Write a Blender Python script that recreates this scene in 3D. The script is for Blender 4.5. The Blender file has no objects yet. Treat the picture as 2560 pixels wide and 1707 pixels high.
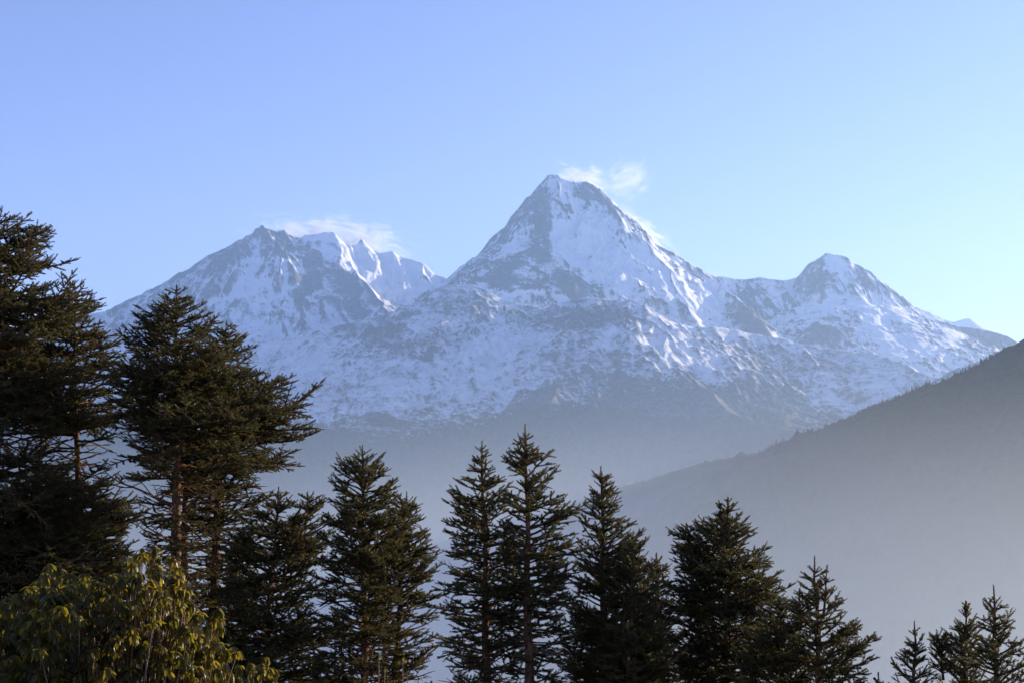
import bpy, math, random
import numpy as np
from mathutils import Vector

# ------------------------------------------------------------------ camera, world, sun, exposure
S = bpy.context.scene
COL = S.collection
R = math.radians
F = 3400.0                       # focal length in pixels of the 2560-wide photograph
KV = 2560.0 / 2352.0
PITCH = math.atan((1220 - 853.5) / F)
cam_d = bpy.data.cameras.new("camera")
cam = bpy.data.objects.new("camera", cam_d)
COL.objects.link(cam)
cam_d.sensor_width = 36.0
cam_d.lens = 36.0 * F / 2560.0
cam_d.clip_start = 0.1
cam_d.clip_end = 90000.0
cam.location = (0, 0, 0)
cam.rotation_euler = (R(90) + PITCH, 0, 0)
S.camera = cam

SUN_AZ, SUN_EL = R(60), R(14)    # to the right of the view direction (+Y)
W = bpy.data.worlds.new("World")
S.world = W
W.use_nodes = True
wn = W.node_tree.nodes
wl = W.node_tree.links
bg = wn["Background"]
sky = wn.new("ShaderNodeTexSky")
sky.sky_type = 'NISHITA'
sky.sun_disc = False
sky.sun_elevation = SUN_EL
sky.sun_rotation = SUN_AZ
sky.altitude = 3200
sky.air_density = 1.0
sky.dust_density = 1.3
sky.ozone_density = 1.4
tint = wn.new("ShaderNodeMix")
tint.data_type = 'RGBA'
tint.blend_type = 'MULTIPLY'
tint.inputs[0].default_value = 1.0
tint.inputs[7].default_value = (1.0, 0.87, 1.19, 1)
wl.new(sky.outputs[0], tint.inputs[6])
wl.new(tint.outputs[2], bg.inputs[0])
bg.inputs[1].default_value = 0.105

sun_d = bpy.data.lights.new("sun", 'SUN')
sun_d.energy = 5.0
sun_d.angle = R(0.5)
sun_d.color = (1.0, 0.82, 0.60)
sun = bpy.data.objects.new("sun", sun_d)
COL.objects.link(sun)
to_sun = Vector((math.sin(SUN_AZ) * math.cos(SUN_EL), math.cos(SUN_AZ) * math.cos(SUN_EL), math.sin(SUN_EL)))
sun.rotation_euler = (-to_sun).to_track_quat('-Z', 'Y').to_euler()

S.view_settings.view_transform = 'Standard'
S.view_settings.look = 'None'
S.view_settings.exposure = 1.2
S.view_settings.gamma = 1.0
S.render.engine = 'CYCLES'
S.cycles.use_denoising = True
S.cycles.max_bounces = 6
S.cycles.volume_bounces = 2
S.cycles.transparent_max_bounces = 8
S.cycles.caustics_reflective = False
S.cycles.caustics_refractive = False

# ------------------------------------------------------------------ helpers
cp, sp = math.cos(PITCH), math.sin(PITCH)

def at(vx, vy, dist):
    """point at horizontal distance dist seen at pixel (vx, vy) of the 2352-wide view"""
    X = (vx * KV - 1280) / F
    Y = (853.5 - vy * KV) / F
    d = (X, cp - Y * sp, sp + Y * cp)
    h = math.hypot(d[0], d[1])
    return (d[0] / h * dist, d[1] / h * dist, d[2] / h * dist)

def project(x, y, z):
    f = y * cp + z * sp
    u = -y * sp + z * cp
    f = np.maximum(f, 1.0)
    return (x / f * F + 1280) / KV, (853.5 - u / f * F) / KV

def tag(o, label=None, cat=None, group=None, kind=None):
    if label: o["label"] = label
    if cat: o["category"] = cat
    if group: o["group"] = group
    if kind: o["kind"] = kind
    return o

def mesh_obj(name, V, Fq, mat, parent=None, smooth=False, attrs=None):
    """V (n,3) float array, Fq (m,k) int array (k = 3 or 4)"""
    V = np.ascontiguousarray(V, dtype=np.float32)
    Fq = np.ascontiguousarray(Fq, dtype=np.int32)
    me = bpy.data.meshes.new(name)
    k = Fq.shape[1]
    me.vertices.add(len(V))
    me.vertices.foreach_set("co", V.ravel())
    me.loops.add(Fq.size)
    me.loops.foreach_set("vertex_index", Fq.ravel())
    me.polygons.add(len(Fq))
    me.polygons.foreach_set("loop_start", np.arange(0, Fq.size, k, dtype=np.int32))
    me.polygons.foreach_set("loop_total", np.full(len(Fq), k, dtype=np.int32))
    if smooth:
        me.polygons.foreach_set("use_smooth", np.ones(len(Fq), dtype=bool))
    if attrs:
        for an, av in attrs.items():
            a = me.attributes.new(an, 'FLOAT', 'POINT')
            a.data.foreach_set("value", np.ascontiguousarray(av, dtype=np.float32))
    me.update(calc_edges=True)
    me.materials.append(mat)
    o = bpy.data.objects.new(name, me)
    COL.objects.link(o)
    if parent is not None:
        o.parent = parent
    return o

def hash2(ix, iy, seed):
    h = (ix.astype(np.int64) * 374761393 + iy.astype(np.int64) * 668265263 + seed * 1442695041) & 0xFFFFFFFF
    h = ((h ^ (h >> 13)) * 1274126177) & 0xFFFFFFFF
    h = ((h ^ (h >> 16)) * 2246822519) & 0xFFFFFFFF
    return ((h ^ (h >> 15)) & 0xFFFF) / 65535.0

def perlin(x, y, seed=0):
    x0 = np.floor(x); y0 = np.floor(y)
    fx = x - x0; fy = y - y0
    ux = fx * fx * fx * (fx * (fx * 6 - 15) + 10)
    uy = fy * fy * fy * (fy * (fy * 6 - 15) + 10)
    def g(ix, iy, dx, dy):
        a = hash2(ix, iy, seed) * (2 * math.pi)
        return np.cos(a) * dx + np.sin(a) * dy
    n00 = g(x0, y0, fx, fy); n10 = g(x0 + 1, y0, fx - 1, fy)
    n01 = g(x0, y0 + 1, fx, fy - 1); n11 = g(x0 + 1, y0 + 1, fx - 1, fy - 1)
    a = n00 + ux * (n10 - n00); b = n01 + ux * (n11 - n01)
    return 1.5 * (a + uy * (b - a))

def fbm(x, y, octv=5, seed=0, gain=0.5):
    t = 0; a = 1.0; s = 0
    for i in range(octv):
        t = t + a * perlin(x * 2 ** i + 17.3 * i, y * 2 ** i - 9.1 * i, seed + i)
        s += a; a *= gain
    return t / s

def ridged(x, y, octv=5, seed=0, gain=0.5):
    t = 0; a = 1.0; s = 0
    for i in range(octv):
        n = 1 - np.abs(perlin(x * 2 ** i + 5.7 * i, y * 2 ** i + 3.3 * i, seed + i))
        t = t + a * n * n; s += a; a *= gain
    return t / s

def sstep(a, b, x):
    t = np.clip((x - a) / (b - a), 0, 1)
    return t * t * (3 - 2 * t)

# ------------------------------------------------------------------ node helpers
def new_mat(name):
    m = bpy.data.materials.new(name)
    m.use_nodes = True
    nt = m.node_tree
    return m, nt, nt.nodes, nt.links, nt.nodes["Principled BSDF"]

def n_noise(nt, vec, scale, detail=6, rough=0.55, dist=0.0):
    n = nt.nodes.new("ShaderNodeTexNoise")
    n.inputs["Scale"].default_value = scale
    n.inputs["Detail"].default_value = detail
    n.inputs["Roughness"].default_value = rough
    n.inputs["Distortion"].default_value = dist
    nt.links.new(vec, n.inputs["Vector"])
    return n.outputs[0]

def n_map(nt, vec, scale=(1, 1, 1), rot=(0, 0, 0)):
    n = nt.nodes.new("ShaderNodeMapping")
    n.inputs["Scale"].default_value = scale
    n.inputs["Rotation"].default_value = rot
    nt.links.new(vec, n.inputs["Vector"])
    return n.outputs[0]

def n_math(nt, op, a, b=None, clamp=False):
    n = nt.nodes.new("ShaderNodeMath")
    n.operation = op
    n.use_clamp = clamp
    for i, v in enumerate((a, b)):
        if v is None: continue
        if isinstance(v, (int, float)): n.inputs[i].default_value = v
        else: nt.links.new(v, n.inputs[i])
    return n.outputs[0]

def n_range(nt, v, a, b, c=0.0, d=1.0):
    n = nt.nodes.new("ShaderNodeMapRange")
    n.interpolation_type = 'SMOOTHSTEP'
    nt.links.new(v, n.inputs[0])
    for i, q in enumerate((a, b, c, d)):
        n.inputs[i + 1].default_value = q
    return n.outputs[0]

def n_mix(nt, f, a, b):
    n = nt.nodes.new("ShaderNodeMix")
    n.data_type = 'RGBA'
    if isinstance(f, (int, float)): n.inputs[0].default_value = f
    else: nt.links.new(f, n.inputs[0])
    for i, v in ((6, a), (7, b)):
        if isinstance(v, tuple): n.inputs[i].default_value = (*v, 1)
        else: nt.links.new(v, n.inputs[i])
    return n.outputs[2]

def n_bump(nt, h, strength, dist, bsdf):
    n = nt.nodes.new("ShaderNodeBump")
    n.inputs["Strength"].default_value = strength
    n.inputs["Distance"].default_value = dist
    nt.links.new(h, n.inputs["Height"])
    nt.links.new(n.outputs[0], bsdf.inputs["Normal"])

def n_attr(nt, name):
    n = nt.nodes.new("ShaderNodeAttribute")
    n.attribute_name = name
    return n.outputs["Fac"]

# ------------------------------------------------------------------ mountains
def mountain_material(name, rock1, rock2, veg1, veg2, fine=1.0, strata=0.35, grain=0.5, soft=0.2, tinyw=0.55, snow1=(0.78, 0.80, 0.84), snow2=(0.86, 0.87, 0.89)):
    m, nt, N, L, B = new_mat(name)
    pos = N.new("ShaderNodeNewGeometry").outputs["Position"]
    big = n_noise(nt, pos, 1 / 420.0 * fine, 9, 0.62)
    mid = n_noise(nt, pos, 1 / 110.0 * fine, 8, 0.65, 0.4)
    st = n_noise(nt, n_map(nt, pos, (1, 1, 3.6), (R(8), R(-10), 0)), 1 / 300.0 * fine, 8, 0.66, 0.6)
    s = n_attr(nt, "snow")
    v = n_math(nt, 'ADD', s, n_math(nt, 'MULTIPLY', n_math(nt, 'SUBTRACT', big, 0.5), 0.32))
    tiny = n_noise(nt, n_map(nt, pos, (1, 1, 0.55)), 1 / 30.0 * fine ** 0.5, 6, 0.72, 0.3)
    v = n_math(nt, 'ADD', v, n_math(nt, 'MULTIPLY', n_math(nt, 'SUBTRACT', tiny, 0.5), tinyw))
    v = n_math(nt, 'ADD', v, n_math(nt, 'MULTIPLY', n_math(nt, 'SUBTRACT', mid, 0.5), grain))
    v = n_math(nt, 'ADD', v, n_math(nt, 'MULTIPLY', n_math(nt, 'SUBTRACT', st, 0.5), strata))
    snow = n_range(nt, v, 0.5 - soft, 0.5 + soft)
    streak = n_noise(nt, n_map(nt, pos, (1, 0.2, 0.24), (0, R(6), R(-14))), 1 / 75.0 * fine ** 0.5, 8, 0.66, 0.8)
    v = n_math(nt, 'ADD', v, n_math(nt, 'MULTIPLY', n_math(nt, 'SUBTRACT', streak, 0.5), 0.75))
    rock = n_mix(nt, n_range(nt, mid, 0.35, 0.65), rock1, rock2)
    veg = n_mix(nt, n_range(nt, mid, 0.35, 0.65), veg1, veg2)
    vf = n_math(nt, 'ADD', n_attr(nt, "veg"), n_math(nt, 'MULTIPLY', n_math(nt, 'SUBTRACT', big, 0.5), 0.9))
    base = n_mix(nt, n_range(nt, vf, 0.35, 0.65), rock, veg)
    snowc = n_mix(nt, n_range(nt, big, 0.35, 0.62), snow1, snow2)
    L.new(n_mix(nt, snow, base, snowc), B.inputs["Base Color"])
    B.inputs["Roughness"].default_value = 0.8
    B.inputs["Specular IOR Level"].default_value = 0.15
    hgt = n_math(nt, 'ADD', n_math(nt, 'MULTIPLY', mid, 1.0), n_math(nt, 'MULTIPLY', n_noise(nt, pos, 1 / 34.0 * fine, 5, 0.6), 0.35))
    n_bump(nt, hgt, 1.0, 30.0 / fine, B)
    return m

def resample(P, step):
    P = np.asarray(P, float)
    out = [P[0]]
    for a, b in zip(P[:-1], P[1:]):
        n = max(1, int(np.linalg.norm((b - a)[:2]) / step))
        for i in range(1, n + 1):
            out.append(a + (b - a) * i / n)
    return np.array(out)

def make_spurs(poly, rng, step, length, slope, toward, level, out, s_spur, jit=0.5):
    """side ribs running down from a crest; toward: +1 the camera's side, -1 away, 0 both sides of a rib"""
    P = resample(poly, step)
    for i in range(1, len(P) - 1):
        t = P[min(i + 1, len(P) - 1)] - P[i - 1]
        t2 = t[:2] / (np.linalg.norm(t[:2]) + 1e-6)
        perp = np.array([t2[1], -t2[0]])
        c = -P[i][:2] / np.linalg.norm(P[i][:2])
        sides = [1, -1]
        for sd in sides:
            pv = perp * sd
            if toward and np.dot(pv, c) * toward < 0:
                continue
            if rng.random() < 0.12:
                continue
            fall = -t[2] / (np.linalg.norm(t[:2]) + 1e-6)
            d = pv + t2 * (np.clip(fall, -1.2, 1.2) * 0.75 + rng.normal(0, 0.22))
            d /= np.linalg.norm(d)
            Ln = length * rng.uniform(0.5, 1.3)
            n = max(3, int(Ln / 90))
            p = P[i] - np.array([0, 0, rng.uniform(2, 25) * (1 if level < 2 else 0.5)])
            pts = [p.copy()]
            ang = 0
            for k in range(n):
                ang += rng.normal(0, 0.16)
                ca, sa = math.cos(ang), math.sin(ang)
                dd = np.array([d[0] * ca - d[1] * sa, d[0] * sa + d[1] * ca])
                ls = Ln / n
                p = p + np.array([dd[0] * ls, dd[1] * ls, -s_spur * ls * rng.uniform(0.55, 1.4)])
                pts.append(p.copy())
            out.append((np.array(pts), slope))
            if level > 1:
                make_spurs(pts, rng, step * 0.62, length * 0.36, slope * 1.05, 0, level - 1, out, s_spur * 0.95)

def terrain(name, az0, az1, na, r0, r1, nr, ridges, seed, mat, base=-1550.0, spur=None, noise=(60, 380), flute=0,
            warp=35, snow_fn=None, blobs=(), veg_fn=None, label=None, cat="mountain", rough=10, jag=12, curv=0.0, ribw=0.13, reach=2600):
    rng = np.random.default_rng(seed)
    A = np.linspace(R(az0), R(az1), na)
    RR = np.linspace(r0, r1, nr)
    aa, rr = np.meshgrid(A, RR)
    x = rr * np.sin(aa); y = rr * np.cos(aa)
    wx = x + warp * fbm(x / 420, y / 420, 3, seed + 50); wy = y + warp * 2 * fbm(x / 420 + 31, y / 420, 3, seed + 60)
    h = np.full(x.shape, float(base))
    dmin = np.full(x.shape, 1e9)
    drib = np.full(x.shape, 1e9)
    def cone(P, s, D, s2, reach, main, rib=0.0):
        P = np.asarray(P, float)
        if main:
            P = resample(P, 110)
            jj = rng.normal(0, 1, P.shape) * np.array([14, 14, jag])
            jj[:, 2] = np.minimum(jj[:, 2], jag * 0.6)
            P = P + jj
        for a, b in zip(P[:-1], P[1:]):
            ra, rb = np.hypot(a[0], a[1]), np.hypot(b[0], b[1])
            ga, gb = math.atan2(a[0], a[1]), math.atan2(b[0], b[1])
            lo, hi = min(ra, rb) - reach, max(ra, rb) + reach
            da = reach / max(lo, 500)
            i0, i1 = np.searchsorted(RR, (lo, hi)); j0, j1 = np.searchsorted(A, (min(ga, gb) - da, max(ga, gb) + da))
            if i1 <= i0 or j1 <= j0: continue
            X = wx[i0:i1, j0:j1]; Y = wy[i0:i1, j0:j1]
            ex, ey = b[0] - a[0], b[1] - a[1]
            q = ex * ex + ey * ey + 1e-9
            t = np.clip(((X - a[0]) * ex + (Y - a[1]) * ey) / q, 0, 1)
            d = np.hypot(X - a[0] - t * ex, Y - a[1] - t * ey)
            z = a[2] + t * (b[2] - a[2]) - np.where(d < D, s * d, s * D + s2 * (d - D))
            np.maximum(h[i0:i1, j0:j1], z, out=h[i0:i1, j0:j1])
            if main:
                np.minimum(dmin[i0:i1, j0:j1], d, out=dmin[i0:i1, j0:j1])
            if rib:
                np.minimum(drib[i0:i1, j0:j1], d / rib, out=drib[i0:i1, j0:j1])
    subs = []
    for rd in ridges:
        P = [at(*p) for p in rd["p"]]
        cone(P, rd.get("s", 0.9), rd.get("D", 1500), rd.get("s2", 0.5), rd.get("reach", 9000), True, 95.0 if rd.get("toward", 1) == 0 else 0.0)
        sp_ = rd.get("spur", spur)
        if sp_:
            make_spurs(P, rng, sp_["step"], sp_["len"], sp_["slope"], rd.get("toward", 1), sp_.get("lev", 2), subs, sp_["fall"])
    for P, sl in subs:
        cone(P, sl, 300, sl * 0.8, 420, False, 42.0 if np.linalg.norm(P[-1] - P[0]) > 550 else 0.0)
    k = np.clip(dmin / 260.0, 0.0, 1)
    h = h + noise[0] * k * (ridged(x / noise[1], y / noise[1], 6, seed) - 0.74) * 2
    h = h + rough * (0.35 + 0.65 * k) * fbm(x / 70, y / 70, 4, seed + 9)
    if flute:
        fl = x / 105 + 1.3 * fbm(x / 400, y / 400, 3, 3)
        h = h + flute * k * (ridged(fl, y / 800, 3, seed + 4) - 0.7) * (0.5 + 1.0 * fbm(x / 700, y / 700, 2, seed + 6) ** 2 * 4).clip(0.3, 1.6)
    # slope
    P = np.stack([x, y, h], -1)
    du = np.gradient(P, axis=1); dv = np.gradient(P, axis=0)
    nrm = np.cross(du, dv); nrm /= np.linalg.norm(nrm, axis=-1, keepdims=True)
    nz = np.abs(nrm[..., 2])
    # broad-scale convexity: crests blow clear, hollows hold snow
    vx, vy = project(x, y, h)
    wv = 14
    vxx = vx + wv * fbm(x / 260, h / 160, 4, seed + 71) * 2; vyy = vy + wv * fbm(x / 260 + 9, h / 160, 4, seed + 81) * 2
    snow = snow_fn(x, y, h, nz, nrm[..., 0] * np.sign(nrm[..., 2])) if snow_fn else np.ones_like(h)
    snow = snow + 0.22 * (1 - sstep(20, 110, dmin)) * (drib > 1.5)
    snow = snow - ribw * np.exp(-drib ** 2) * (0.6 + 0.9 * fbm(x / 350, y / 350, 3, seed + 33)).clip(0, 1.2)
    if curv:
        def blur(q, n):
            c = np.cumsum(np.pad(q, ((n + 1, n), (0, 0)), mode='edge'), 0); q = (c[2 * n + 1:] - c[:-2 * n - 1]) / (2 * n + 1)
            c = np.cumsum(np.pad(q, ((0, 0), (n + 1, n)), mode='edge'), 1); return (c[:, 2 * n + 1:] - c[:, :-2 * n - 1]) / (2 * n + 1)
        snow = snow - curv * np.clip((h - blur(blur(h, 3), 3)) / 7.0, -1, 1) - 0.6 * curv * np.clip((h - blur(blur(h, 9), 9)) / 28.0, -1, 1)
    for (bx, by, brx, bry, ba, bw) in blobs:
        ca, sa = math.cos(R(ba)), math.sin(R(ba))
        qx = ((vxx - bx) * ca + (vyy - by) * sa) / brx; qy = (-(vxx - bx) * sa + (vyy - by) * ca) / bry
        snow = snow + bw * np.exp(-(qx * qx + qy * qy) ** 1.5)
    veg = veg_fn(x, y, h, nz) if veg_fn else np.zeros_like(h)
    idx = np.arange(na * nr).reshape(nr, na)
    Fq = np.stack([idx[:-1, :-1], idx[:-1, 1:], idx[1:, 1:], idx[1:, :-1]], -1).reshape(-1, 4)
    o = mesh_obj(name, P.reshape(-1, 3), Fq[:, ::-1], mat, smooth=True,
                 attrs={"snow": snow.ravel(), "veg": np.broadcast_to(veg, h.shape).ravel()})
    tag(o, label, cat, kind="structure")
    return o, (A, RR, h)

M_HIGH = mountain_material("high_mountain_rock_and_snow", (0.065, 0.072, 0.09), (0.15, 0.15, 0.16), (0.05, 0.05, 0.04), (0.08, 0.07, 0.05), 1.8, 0.35, 0.40, 0.24, 0.65)
M_LOW = mountain_material("lower_ridge_rock_and_snow", (0.065, 0.07, 0.082), (0.15, 0.148, 0.15), (0.045, 0.045, 0.032), (0.075, 0.065, 0.042), 3.2, 0.85, 0.45, 0.28, 0.8, (0.58, 0.60, 0.64), (0.80, 0.81, 0.83))

def snow_high(x, y, h, nz, nx):
    return 0.575 + 1.1 * (nz - 0.60) + 0.30 * nx

SP_H = dict(step=300, len=1000, slope=1.45, fall=0.88, lev=3)

terrain("mountain", -26, -1.5, 700, 13800, 22500, 560, [
    dict(p=[(-420, 830, 19500), (-200, 790, 19500), (60, 765, 19300), (255, 708, 19200), (300, 685, 19200), (360, 660, 19200), (410, 628, 19100), (450, 603, 19000), (500, 575, 19000),
            (545, 552, 19000), (578, 545, 18900), (590, 522, 18900), (605, 517, 18900), (625, 527, 18900), (640, 532, 18900), (655, 528, 18900), (670, 540, 18900),
            (695, 549, 18900)], s=1.2, D=1500, s2=0.62),
    dict(p=[(695, 549, 18900), (702, 540, 18850), (715, 536, 18850), (735, 536, 18850), (750, 530, 18900), (765, 534, 18900), (775, 545, 18950), (800, 559, 19000), (818, 559, 19000), (832, 549, 19000), (850, 565, 19000),
            (875, 582, 19000), (900, 578, 19000), (920, 588, 19000), (970, 603, 18900), (985, 622, 18900), (1020, 637, 18800), (1060, 645, 18700), (1150, 660, 18600)], s=1.05, D=1500, s2=0.62, spur=dict(step=600, len=330, slope=1.2, fall=0.9, lev=1)),
    dict(p=[(605, 517, 18900), (640, 570, 18500), (668, 620, 18150), (690, 670, 17800), (700, 740, 17200)], s=1.0, toward=0),
    dict(p=[(702, 540, 18850), (700, 570, 18750), (715, 610, 18450), (735, 650, 18100), (750, 720, 17500)], s=1.25, D=700, toward=0),
    dict(p=[(800, 600, 18500), (850, 660, 18000), (880, 695, 17600), (905, 730, 17000)], s=1.0, toward=0),
    dict(p=[(410, 628, 19100), (440, 680, 18600), (480, 740, 18000)], s=0.95, toward=0),
    dict(p=[(500, 575, 19000), (540, 640, 18500), (570, 720, 17800), (590, 790, 17100)], s=0.95, toward=0),
    ], 11, M_HIGH, spur=SP_H, noise=(95, 520), curv=0.13, flute=42, snow_fn=snow_high,
    blobs=[(868, 610, 100, 42, 22, 0.6), (930, 650, 42, 44, 0, 0.5), (715, 620, 20, 60, 8, -0.75), (790, 650, 60, 26, 30, -0.5), (800, 700, 60, 30, 25, -0.35),
           (640, 560, 60, 20, 20, -0.35), (600, 650, 70, 26, -25, 0.3), (745, 545, 45, 12, 8, 0.7), (520, 600, 60, 14, -35, -0.25), (690, 690, 16, 40, 5, -0.4)],
    label="snowy jagged massif with brown cliffs standing behind the tall firs")

terrain("mountain", -8.5, 15, 920, 12800, 19500, 620, [
    dict(p=[(900, 760, 15600), (960, 705, 16000), (1020, 648, 16300), (1035, 637, 16400), (1060, 612, 16500), (1085, 597, 16550), (1110, 580, 16600), (1120, 562, 16620), (1130, 545, 16650), (1160, 522, 16700), (1185, 499, 16750),
            (1205, 487, 16800), (1213, 465, 16850), (1220, 450, 16880), (1232, 432, 16920), (1245, 418, 16950), (1262, 402, 17000), (1275, 400, 17000), (1290, 409, 17000), (1315, 415, 17000), (1345, 417, 17000),
            (1360, 424, 17000), (1375, 432, 17000), (1395, 456, 17000), (1420, 485, 17000), (1455, 516, 16950), (1480, 541, 16950), (1520, 565, 16900), (1570, 595, 16900), (1600, 613, 16900),
            (1645, 635, 17000), (1690, 639, 17100), (1720, 640, 17150), (1745, 637, 17200), (1790, 643, 17250), (1835, 643, 17700), (1900, 660, 18200), (2000, 720, 18500)], s=1.3, D=1500, s2=0.6),
    dict(p=[(1268, 402, 16990), (1254, 440, 16800), (1252, 470, 16600), (1262, 500, 16400), (1264, 545, 16100), (1270, 575, 15900), (1300, 600, 15650), (1303, 606, 15600), (1312, 640, 15300), (1330, 680, 14950), (1360, 730, 14400)], s=1.08, D=500, s2=0.8, toward=0),
    dict(p=[(1375, 432, 17000), (1385, 470, 16750), (1420, 505, 16500), (1445, 525, 16400), (1500, 575, 16150), (1545, 620, 15900), (1560, 680, 15400), (1590, 730, 14900)], s=1.0, D=600, s2=0.8, toward=0),
    dict(p=[(1600, 613, 16900), (1650, 650, 16400), (1690, 680, 16000), (1720, 705, 15600), (1760, 750, 15000)], s=0.9, toward=0),
    dict(p=[(1110, 580, 16600), (1180, 610, 16200), (1230, 625, 15900), (1265, 600, 15750)], s=0.95, D=500, toward=0),
    dict(p=[(1180, 520, 16600), (1200, 560, 16300), (1190, 620, 15800), (1170, 670, 15200)], s=0.95, toward=0),
    ], 23, M_HIGH, spur=dict(step=300, len=800, slope=1.5, fall=0.96, lev=3), noise=(90, 480), curv=0.13, flute=42, snow_fn=snow_high,
    blobs=[(1400, 600, 130, 60, 38, 0.45), (1330, 520, 60, 50, 30, 0.4), (1290, 425, 60, 26, 10, 0.34), (1290, 470, 34, 9, 40, -0.4), (1345, 445, 26, 16, 15, -0.5), (1308, 482, 26, 9, 38, -0.4), (1390, 470, 14, 26, -30, -0.3), (1240, 470, 13, 60, 12, -0.5), (1420, 560, 150, 60, 40, 0.18),
           (1245, 560, 24, 70, 8, -0.45), (1200, 590, 60, 14, -45, -0.3), (1170, 560, 60, 8, -48, 0.5), (1305, 640, 40, 26, 30, -0.6), (1340, 670, 60, 20, 25, -0.5), (1200, 650, 90, 14, 5, -0.4),
           (1430, 560, 40, 7, 40, -0.3), (1640, 680, 60, 50, 20, 0.35), (1500, 690, 50, 36, 60, -0.25), (1710, 700, 40, 40, 0, -0.4), (1720, 735, 60, 20, 10, -0.5), (1100, 650, 60, 10, -20, -0.3),
           (1190, 675, 50, 7, 5, 0.5), (1150, 620, 60, 26, -30, -0.25)],
    label="tall pyramid-shaped snow peak in the middle of the range")

terrain("mountain", 4.5, 25.5, 680, 13600, 20500, 480, [
    dict(p=[(1740, 660, 17700), (1800, 648, 17600), (1835, 632, 17600), (1860, 607, 17600), (1880, 592, 17600), (1896, 582, 17600), (1925, 583, 17600), (1945, 592, 17600), (1960, 602, 17600), (1980, 610, 17600), (1997, 621, 17600), (2012, 636, 17600),
            (2030, 650, 17600), (2045, 668, 17600), (2060, 680, 17600), (2080, 697, 17550), (2100, 710, 17500), (2150, 735, 17500), (2200, 748, 17500), (2235, 750, 17500), (2290, 759, 17400), (2320, 772, 17300),
            (2345, 790, 17200), (2400, 830, 17000), (2600, 900, 17000)], s=1.15, D=1500, s2=0.55),
    dict(p=[(1905, 583, 17600), (1900, 640, 17200), (1890, 690, 16800), (1880, 740, 16300)], s=1.0, D=500, toward=0),
    dict(p=[(1940, 592, 17600), (1960, 650, 17200), (1990, 720, 16700), (2020, 790, 16000), (2060, 830, 15300)], s=1.0, D=500, toward=0),
    dict(p=[(2030, 650, 17600), (2060, 720, 17000), (2100, 790, 16300), (2120, 850, 15600)], s=0.95, toward=0),
    dict(p=[(2200, 748, 17500), (2190, 800, 16800), (2180, 850, 16100)], s=0.9, toward=0),
    dict(p=[(1790, 800, 15300), (1830, 775, 15500), (1850, 755, 15600), (1868, 742, 15650), (1885, 733, 15700), (1905, 742, 15650), (1930, 762, 15500), (1960, 788, 15300), (2000, 805, 15000)], s=0.9),
    ], 37, M_HIGH, spur=dict(step=280, len=800, slope=1.5, fall=0.96, lev=3), noise=(80, 420), curv=0.13, flute=42, snow_fn=snow_high,
    blobs=[(1920, 605, 30, 22, 0, 0.5), (1980, 640, 50, 14, 40, -0.4), (1890, 640, 26, 30, 20, -0.3), (1800, 700, 70, 50, 0, 0.15), (1890, 765, 60, 26, 0, -0.55), (2020, 700, 40, 24, 40, 0.35), (2130, 770, 90, 24, 15, -0.25),
           (2260, 775, 70, 18, 10, -0.35)],
    label="rounded snow peak on the right behind the bare dark hillside")

terrain("mountain", 13.2, 20, 160, 22500, 25500, 90, [
    dict(p=[(2060, 700, 24000), (2110, 707, 24000), (2130, 714, 24000), (2150, 722, 24000), (2170, 733, 24000), (2188, 739, 24000), (2210, 732, 24000), (2228, 730, 24000), (2240, 742, 24000), (2250, 756, 24000), (2290, 775, 24000), (2330, 778, 24000), (2400, 800, 24000)], s=0.8, spur=None)],
    41, M_HIGH, noise=(30, 400), warp=0, snow_fn=lambda x, y, h, nz, nx: np.full_like(h, 1.1),
    label="small pale far peak just right of the rounded snow peak")

def snow_low(x, y, h, nz, nx):
    line = 330 + 150 * fbm(x / 900, y / 900, 3, 5)
    s = 0.51 + 0.9 * (nz - 0.78) + 0.16 * nx
    return s + 0.35 * sstep(line, line + 700, h) - 1.2 * (1 - sstep(line - 300, line + 260, h))

def veg_low(x, y, h, nz):
    line = 560 + 170 * fbm(x / 900, y / 900, 3, 5)
    return 1 - sstep(line - 150, line + 250, h)

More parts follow.
